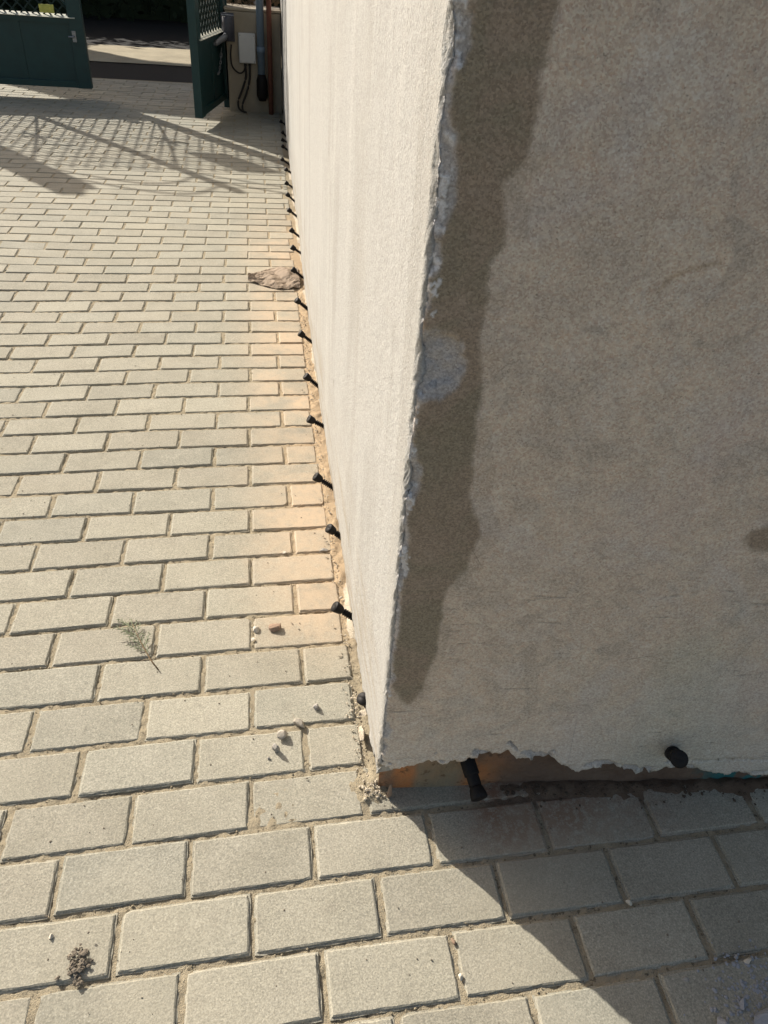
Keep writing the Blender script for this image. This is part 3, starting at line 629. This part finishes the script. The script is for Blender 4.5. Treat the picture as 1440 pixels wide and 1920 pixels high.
# dry plant behind pier
def twigs(name, c, r, h, n, mat, label, cat):
    b = MB()
    for i in range(n):
        a = random.uniform(0, 2 * PI); rr = r * math.sqrt(random.random()); z0 = random.uniform(.2, .8) * h
        p = Vector((c[0] + rr * math.cos(a), c[1] + rr * math.sin(a), z0)); d = Vector((random.uniform(-1, 1), random.uniform(-1, 1), random.uniform(.2, 1.2))) * .09
        b.tube([p, p + d, p + d * 1.7 + Vector((random.uniform(-.03, .03), 0, .02))], [.004, .003, .001], 4, False)
        q = p + d; l = .03
        b.quad([q, q + Vector((l, .3 * l, .2 * l)), q + Vector((l * .8, l * .4, l)), q + Vector((-.1 * l, .1 * l, .8 * l))])
    for k in range(5):
        a = random.uniform(0, 6.28); b.tube([(c[0], c[1], -.02), (c[0] + r * .5 * math.cos(a), c[1] + r * .5 * math.sin(a), h * .6)], [.014, .006], 6)
    o = b.build(name, mat); tag(o, label, cat)
twigs('dry_shrub', (.22, 7.05), .30, 1.25, 420, M_DRY, 'dry brown shrub rising behind the beige pier', 'shrub')
# hedge far behind, added to throw shade on the far road
hd = empty('hedge', (-1.5, 13.6, 0), 'dark unlit hedge added across the road to shade the ground behind the gate', 'hedge')
n = 15000
P = np.stack([rng.uniform(-8, 8, n), rng.uniform(-.6, .9, n), rng.uniform(0, 2.35, n)], 1); P[:, 1] += .25 * np.sin(P[:, 0] * 3) * (P[:, 2] / 2); P[:, 2] += .12 * np.sin(P[:, 0] * 5.1)
u = rng.normal(size=(n, 3)); u /= np.linalg.norm(u, axis=1)[:, None]; v = np.cross(u, rng.normal(size=(n, 3))); v /= np.linalg.norm(v, axis=1)[:, None]
sz = rng.uniform(.05, .12, n)[:, None]
V = np.stack([P - u * sz, P - v * sz * .5, P + u * sz, P + v * sz * .5], 1).reshape(-1, 3)
o = link('foliage', np_mesh('foliage', V, np.arange(n * 4).reshape(-1, 4)), M_LEAF, hd)
o = MB()
for k in range(14): o.tube([(-7.5 + k * 1.15, .1, -.02), (-7.4 + k * 1.15 + random.uniform(-.2, .2), .15, 1.6)], [.05, .02], 7)
o.box((-8, -.05, -.02), (8, .5, 1.9)); o.build('stems', M_LEAF, hd)
# shade sail is made up, unseen above the frame, shaped to darken the gateway
sp_ = [(-1.23, 6.54), (-.74, 6.2), (-.18, 6.02), (.3, 5.86), (3.5, 5.2), (3.5, 8.6), (-.39, 8.885), (-.93, 8.95), (-1.57, 9.45), (-1.6, 10.3), (-6, 10.3), (-3.4, 8.5), (-1.95, 7.19)]
hh = 2.9; off = hh / .592
sl = empty('shade_blocker', (0, 10, 0), 'grey shade sail added out of view to shade the gateway', 'light blocker')
b = bmesh.new(); vs = [b.verts.new((x - .625 * off, y + .78 * off - 10, hh)) for x, y in sp_]; f = b.faces.new(vs); r = bmesh.ops.extrude_face_region(b, geom=[f])
for v_ in [e for e in r['geom'] if isinstance(e, bmesh.types.BMVert)]: v_.co.z += .01
me = bpy.data.meshes.new('blocker'); b.to_mesh(me); b.free(); link('blocker', me, M_BLOCKER, sl)
for x, y in ((-6.3, 14.05 - 10), (.3, 9.2 - 10), (.3, 12.3 - 10)): MB().tube([(x, y, 0), (x, y, hh)], .04, 10).build('blocker_mast', M_STEEL, sl)

# ---------------------------------------------------------------- injection packers along the foot of the wall
def packer_parts():
    head = MB().tube([(0, 0, -.002), (0, 0, 0), (0, 0, .004), (0, 0, .015), (0, 0, .0205), (0, 0, .022), (0, 0, .0215), (0, 0, .016)],
                     [.0065, .0085, .0105, .0125, .0128, .0115, .0072, .0068], 20, True)
    sh = MB(); pts = [(0, 0, -.052)]; rad = [.0045]
    z = -.05
    while z < -.004:
        pts += [(0, 0, z), (0, 0, z + .0004), (0, 0, z + .0024), (0, 0, z + .0026)]; rad += [.0046, .0085, .0060, .0046]; z += .006
    pts += [(0, 0, -.001)]; rad += [.0055]; sh.tube(pts, rad, 14)
    return head, sh
T = [ # (entry x, y, z, head x, y, z)
 (.497,5.75,.035,.462,5.75,.062,'in the shade, farthest back by the pier'),(.491,5.327,.035,.460,5.327,.066,'in the shade, second from the pier'),(.486,5.118,.035,.452,5.118,.060,'in the shade, third from the pier'),(.480,4.905,.035,.445,4.905,.060,'in the shade, last one before the sunlit row'),
 (.477,4.505,.035,.425,4.505,.066,'first sunlit one beyond the wide shadow band'),(.480,4.277,.035,.440,4.277,.060,'in the middle of the wide shadow band on the paving'),(.475,3.924,.035,.429,3.924,.070,'just before the wide shadow band'),(.471,3.662,.035,.424,3.662,.075,'where the thin gate shadow meets the wall'),
 (.468,3.377,.035,.42,3.377,.073,'just this side of the thin gate shadow'),(.461,3.063,.035,.417,3.063,.066,'two places beyond the crumpled wrap'),(.456,2.793,.035,.412,2.793,.073,'right behind the crumpled wrap'),(.452,2.488,.035,.399,2.488,.078,'above the crumpled wrap'),
 (.447,2.157,.035,.398,2.157,.074,'first on the near side of the crumpled wrap'),(.443,1.861,.035,.395,1.861,.066,'second on the near side of the crumpled wrap'),(.438,1.524,.035,.395,1.524,.068,'third on the near side of the crumpled wrap'),(.434,1.256,.035,.39,1.256,.067,'fourth on the near side of the crumpled wrap'),
 (.435,.947,.035,.386,.947,.068,'with long ribbed shank, beside the most orange pavers'),(.430,.745,.030,.405,.745,.052,'short, by the flat chip in the joint'),(.426,.462,.032,.395,.462,.060,'nearest one sticking out on the sunlit side'),(.432,.225,.030,.424,.222,.044,'sunk in a dark hole nearest to the corner'),
 (.585,.036,.085,.600,-.028,.074,'in front of the orange base strip on the shaded end wall'),(.958,-.004,.118,.935,-.058,.166,'high on the right of the shaded end wall')]
hd_, sh_ = packer_parts(); head_me = sh_me = None
for i, t in enumerate(T):
    a = Vector(t[:3]); b = Vector(t[3:6]); d = (b - a); L = d.length; d.normalize()
    loc = b - d * .018
    r = empty('injection_packer', loc, 'black plastic injection packer ' + t[6], 'packer', 'black injection packers along the wall foot')
    r.rotation_euler = d.to_track_quat('Z', 'Y').to_euler()
    if head_me is None:
        o1 = hd_.build('cap', M_BLACK, r, True); o2 = sh_.build('ribbed_shank', M_BLACK, r, True); head_me, sh_me = o1.data, o2.data
    else:
        for nm, me in (('cap', head_me), ('ribbed_shank', sh_me)):
            o = bpy.data.objects.new(nm, me); COL.objects.link(o); o.parent = r
    if i >= 20:
        r.scale = (1.2, 1.2, 1); o1 = [c for c in r.children if c.name.startswith('ribbed_shank')][0]; bpy.data.objects.remove(o1)
        MB().tube([(0, 0, -.045), (0, 0, -.02), (0, 0, -.018), (0, 0, 0)], [.0115, .0115, .0095, .0095], 18).build('sleeve', M_BLACK, r)
    r.rotation_euler.rotate_axis('Z', random.uniform(0, 6)); r.rotation_euler.rotate_axis('X', random.uniform(-.16, .16)); r.rotation_euler.rotate_axis('Y', random.uniform(-.16, .16))

# ---------------------------------------------------------------- stones
def rock(size, flat=.7, seed=0, sub=2, rough=.22):
    b = bmesh.new(); bmesh.ops.create_icosphere(b, subdivisions=sub, radius=1); R_ = random.Random(seed)
    cuts = [(Vector((R_.uniform(-1, 1), R_.uniform(-1, 1), R_.uniform(-1, 1))).normalized(), R_.uniform(.35, .8)) for _ in range(12)]
    for v in b.verts:
        for n_, dd_ in cuts:
            k = v.co.dot(n_) - dd_
            if k > 0: v.co -= n_ * k * .95
        v.co *= 1 + R_.uniform(-rough, rough) * .15
        v.co = Vector((v.co.x * size[0], v.co.y * size[1], v.co.z * size[2]))
    me = bpy.data.meshes.new('stone'); b.to_mesh(me); b.free()
    for p in me.polygons: p.use_smooth = False
    return me
def stone(name, x, y, size, mat, label, cat, seed, rz=0, z=None, group=None):
    if .2 < x < .4 and y < .5 and size[0] > .006: size = tuple(q * 1.35 for q in size)
    me = rock(size, seed=seed); zmin = min(v.co.z for v in me.vertices)
    o = link(name, me, mat); o.location = (x, y, (-zmin - .0008) if z is None else z); o.rotation_euler = (0, 0, rz); tag(o, label, cat, group)
    return o
stone('pebble', .335, .243, (.0085, .0075, .008), M_STONE, 'grey pebble with a round shadow nearest to the wall foot', 'pebble', 1)
stone('pebble', .300, .212, (.009, .017, .010), M_CHIP, 'long pale stone standing in the joint between two pavers', 'stone', 2, .3, z=.001)
stone('pebble', .267, .182, (.011, .0085, .007), M_CHIP, 'pale cream chip with a flat top on the paver near the corner', 'pebble', 3)
stone('pebble', .253, .153, (.007, .008, .009), M_STONE, 'dark grey pebble in front of the pale cream chip', 'pebble', 4)
stone('pebble', .239, .138, (.0042, .0035, .003), M_STONE, 'tiny grey pebble left of the dark grey pebble', 'pebble', 5)
stone('brick_chip', .259, .468, (.017, .011, .005), M_BRICKCHIP, 'flat brown brick chip on the orange tinted paver', 'brick chip', 6, .5)
stone('brick_chip', .217, .466, (.008, .011, .006), M_PALE, 'pale splinter in the joint left of the brown brick chip', 'brick chip', 7, .2, z=.001)
stone('brick_chip', .211, .440, (.006, .006, .004), M_PALE, 'tiny cream crumb in the joint below the pale splinter', 'crumb', 8, z=.001)
stone('pebble', -.096, -.132, (.0048, .0048, .0052), M_PALE, 'small whitish pebble alone on a paver at lower left', 'pebble', 9)
stone('pebble', .821, -.204, (.007, .007, .006), M_PALE, 'whitish pebble in a joint of the shaded paving', 'pebble', 10)
stone('pebble', .387, .720, (.016, .009, .005), M_STONE, 'flat grey chip lying across the joint by the wall', 'pebble', 11, .3)
stone('pebble', .290, .722, (.008, .006, .004), M_PALE, 'pale crumb in the joint left of the flat grey chip', 'pebble', 12, z=.001)
stone('pebble', .977, -.313, (.009, .006, .004), M_PALE, 'oval pale pebble on the dusty shaded paver at lower right', 'pebble', 13, .2)
stone('pebble', .864, -.322, (.007, .005, .004), M_STONE, 'grey crumb left of the oval pale pebble in the shade', 'pebble', 14)
stone('pebble', .518, -.222, (.004, .010, .004), M_BRICKCHIP, 'reddish crumb in the upright joint just left of the shadow edge', 'crumb', 15, .3, z=.001)
stone('pebble', .516, -.272, (.005, .006, .004), M_PALE, 'pale crumb in the joint below the reddish crumb', 'crumb', 16, z=.001)
stone('plaster_lump', .890, -.388, (.012, .012, .012), M_RUBBLE, 'rounded bluish plaster lump at the bottom edge, left one', 'plaster lump', 17)
stone('plaster_lump', .955, -.392, (.034, .020, .010), M_RUBBLE, 'broad flat bluish plaster slab in the lower right corner', 'plaster lump', 18, .3)
stone('plaster_lump', .935, -.368, (.012, .009, .006), M_RUBBLE, 'small bluish plaster piece above the broad flat slab', 'plaster lump', 19, .8)
stone('wall_fragment', .418, .165, (.008, .020, .016), M_MORTAR, 'upright beige mortar fragment wedged at the wall foot by the sunk packer', 'mortar fragment', 20)
stone('tile_splinter', .452, .032, (.005, .006, .030), M_BRICKCHIP, 'upright pinkish clay splinter at the foot of the wall corner', 'clay splinter', 21)
# loose material nobody could count
def scatter(name, n, fx, mat, smin, smax, seed, label=None, sub=1):
    R_ = random.Random(seed); V = []; F = []; nv = 0
    b = bmesh.new(); bmesh.ops.create_icosphere(b, subdivisions=sub, radius=1); bv = np.array([v.co[:] for v in b.verts]); bf = np.array([[v.index for v in f.verts] for f in b.faces]); b.free()
    for i in range(n):
        p = fx(R_)
        if p is None: continue
        s_ = smin + (smax - smin) * R_.random() ** 3
        sc = np.array([R_.uniform(.6, 1.3), R_.uniform(.6, 1.3), R_.uniform(.4, .9)]) * s_
        r_ = np.random.default_rng(R_.randrange(1 << 30)); vv = bv * (1 + r_.uniform(-.3, .3, (len(bv), 1))) * sc; a = R_.uniform(0, 6.28)
        ca, sa = math.cos(a), math.sin(a); vv = np.stack([vv[:, 0] * ca - vv[:, 1] * sa, vv[:, 0] * sa + vv[:, 1] * ca, vv[:, 2]], 1)
        V.append(vv + np.array([p[0], p[1], (p[2] if len(p) > 2 else 0) + s_ * .3])); F.append(bf + nv); nv += len(bv)
    o = link(name, np_mesh(name, np.concatenate(V), np.concatenate(F)), mat); o['kind'] = 'stuff'
    if label: o['label'] = label
    return o
G_ = lambda R_, cx, cy, sx, sy: (R_.gauss(cx, sx), R_.gauss(cy, sy))
scatter('soil_crumbs', 110, lambda R_: (*G_(R_, -.048, -.176, .007, .012), abs(R_.gauss(0, .004))), M_SOIL, .0012, .006, 31, 'small heap of dark and pale soil crumbs on a paver at lower left')
def f1(R_):
    y = R_.uniform(.06, 2.4); return (float(wallx(y)) - .012 - abs(R_.gauss(0, .012)), y, .003)
scatter('wall_foot_grit', 1100, f1, M_MORTAR, .0006, .0030, 32, 'crumbly mortar grit along the foot of the sunlit wall')
def f2(R_):
    x = R_.uniform(.64, 1.5); return (x, .045 - .1 * (x - .461) - abs(R_.gauss(0, .022)) + .004, .004)
scatter('end_wall_debris', 420, f2, M_DIRT, .0008, .0045, 33, 'dark soil and grit along the foot of the shaded wall')
scatter('corner_rubble', 150, lambda R_: (*G_(R_, .430, .050, .013, .011), abs(R_.gauss(.002, .006))), M_MORTAR, .0008, .0045, 34, 'crumbled mortar heap at the foot of the wall corner')
scatter('dusty_rubble', 900, lambda R_: (*G_(R_, .965, -.37, .04, .032), .0), M_RUBBLE, .0006, .0042, 35, 'bluish plaster dust and crumbs at lower right')
scatter('paving_grit', 2600, lambda R_: (R_.uniform(-.9, 1.2), R_.uniform(-.5, 2.0)), M_SOIL, .0004, .0019, 36, 'fine scattered grit on the pavers')
def f3(R_):
    row = R_.randint(-6, 18); return (R_.uniform(-.9, .42 if row > 0 else 1.2), row * PV + R_.gauss(.001, .0035), -.003)
scatter('joint_grit', 3500, f3, M_SAND, .0006, .0022, 37, 'coarse sand grains in the paving joints')
scatter('orange_grit', 60, lambda R_: (*G_(R_, .29, .225, .015, .01),), M_BRICKCHIP, .0004, .0012, 38, 'fine orange brick dust near the pebbles')

# ---------------------------------------------------------------- fallen cypress sprig
sg = empty('cypress_sprig', (-.02, .44, .003), 'fallen green cypress sprig lying across two pavers', 'sprig')
stem = [Vector((.037, -.068, .001)), Vector((.018, -.04, .003)), Vector((0, -.005, .006)), Vector((-.016, .03, .006)), Vector((-.03, .065, .004))]
MB().tube(stem, [.0013, .0014, .0012, .0009, .0005], 7).build('stem', M_SPRIGSTEM, sg, True)
fo = MB()
def bl(p, d, L, r, lvl):
    q = p + d * L; q.z = max(.001, q.z + random.uniform(-.002, .003)); mid = (p + q) / 2 + Vector((0, 0, .001))
    fo.tube([p, mid, q], [r, r * 1.25, r * .4], 5)
    if lvl:
        n_ = int(L / .0055)
        for k in range(1, n_ + 1):
            pp_ = p.lerp(q, k / (n_ + .5)); s_ = 1 if k % 2 else -1
            a_ = s_ * .75; dd_ = Vector((d.x * math.cos(a_) - d.y * math.sin(a_), d.x * math.sin(a_) + d.y * math.cos(a_), random.uniform(-.1, .25)))
            bl(pp_, dd_, L * .33 * (1 - .5 * k / n_), r * .8, lvl - 1)
for k in range(12):
    t = .36 + .64 * k / 12; f_ = t * 4; i = min(int(f_), 3); p = stem[i].lerp(stem[i + 1], f_ - i); d = (stem[i + 1] - stem[i]).normalized()
    s_ = 1 if k % 2 else -1; a_ = s_ * random.uniform(.45, .8); dd_ = Vector((d.x * math.cos(a_) - d.y * math.sin(a_), d.x * math.sin(a_) + d.y * math.cos(a_), random.uniform(0, .25)))
    bl(p, dd_, random.uniform(.022, .05) * (1.15 - .7 * abs(t - .6)) * (1.3 if s_ > 0 else .8), .00095, 1)
bl(stem[-1], (stem[-1] - stem[-2]).normalized(), .02, .001, 1)
fo.build('foliage', M_SPRIG, sg)

# ---------------------------------------------------------------- crumpled wrap
us = np.linspace(0, 1, 46); vs_ = np.linspace(-1, 1, 26); U, Vv = np.meshgrid(us, vs_, indexing='ij')
wd = .028 + .10 * np.sin(np.clip(U * 1.15, 0, 1) * PI * .62) ** 1.1
X = .205 + U * .225 ; Yc = 2.565 + .02 * U
Y = Yc + Vv * wd + .01 * (fbm(U * 9, Vv * 3, 201) - .5)
ridge = np.abs(((U * 2.3 + Vv * .45 + .25 * fbm(U * 3, Vv * 2, 202)) % 1) - .5) * 2
Z = .004 + (1 - Vv ** 2) * (.008 + .018 * ridge * np.clip(U * 2, 0, 1)) + .016 * (fbm(U * 8, Vv * 6, 203, 3) - .5) + np.clip(.35 - U, 0, 1) * .05 * fbm(U * 22, Vv * 9, 204, 2) * (1 - Vv ** 2)
Z = np.maximum(Z, .001)
o = link('crumpled_wrap', np_mesh('crumpled_wrap', np.stack([X.ravel(), Y.ravel(), Z.ravel()], 1), grid_faces(46, 26)), M_CLOTH); tag(o, 'crumpled dusty brown wrap lying on the pavers against the sunlit wall', 'wrap')
md = o.modifiers.new('thickness', 'SOLIDIFY'); md.thickness = .0012
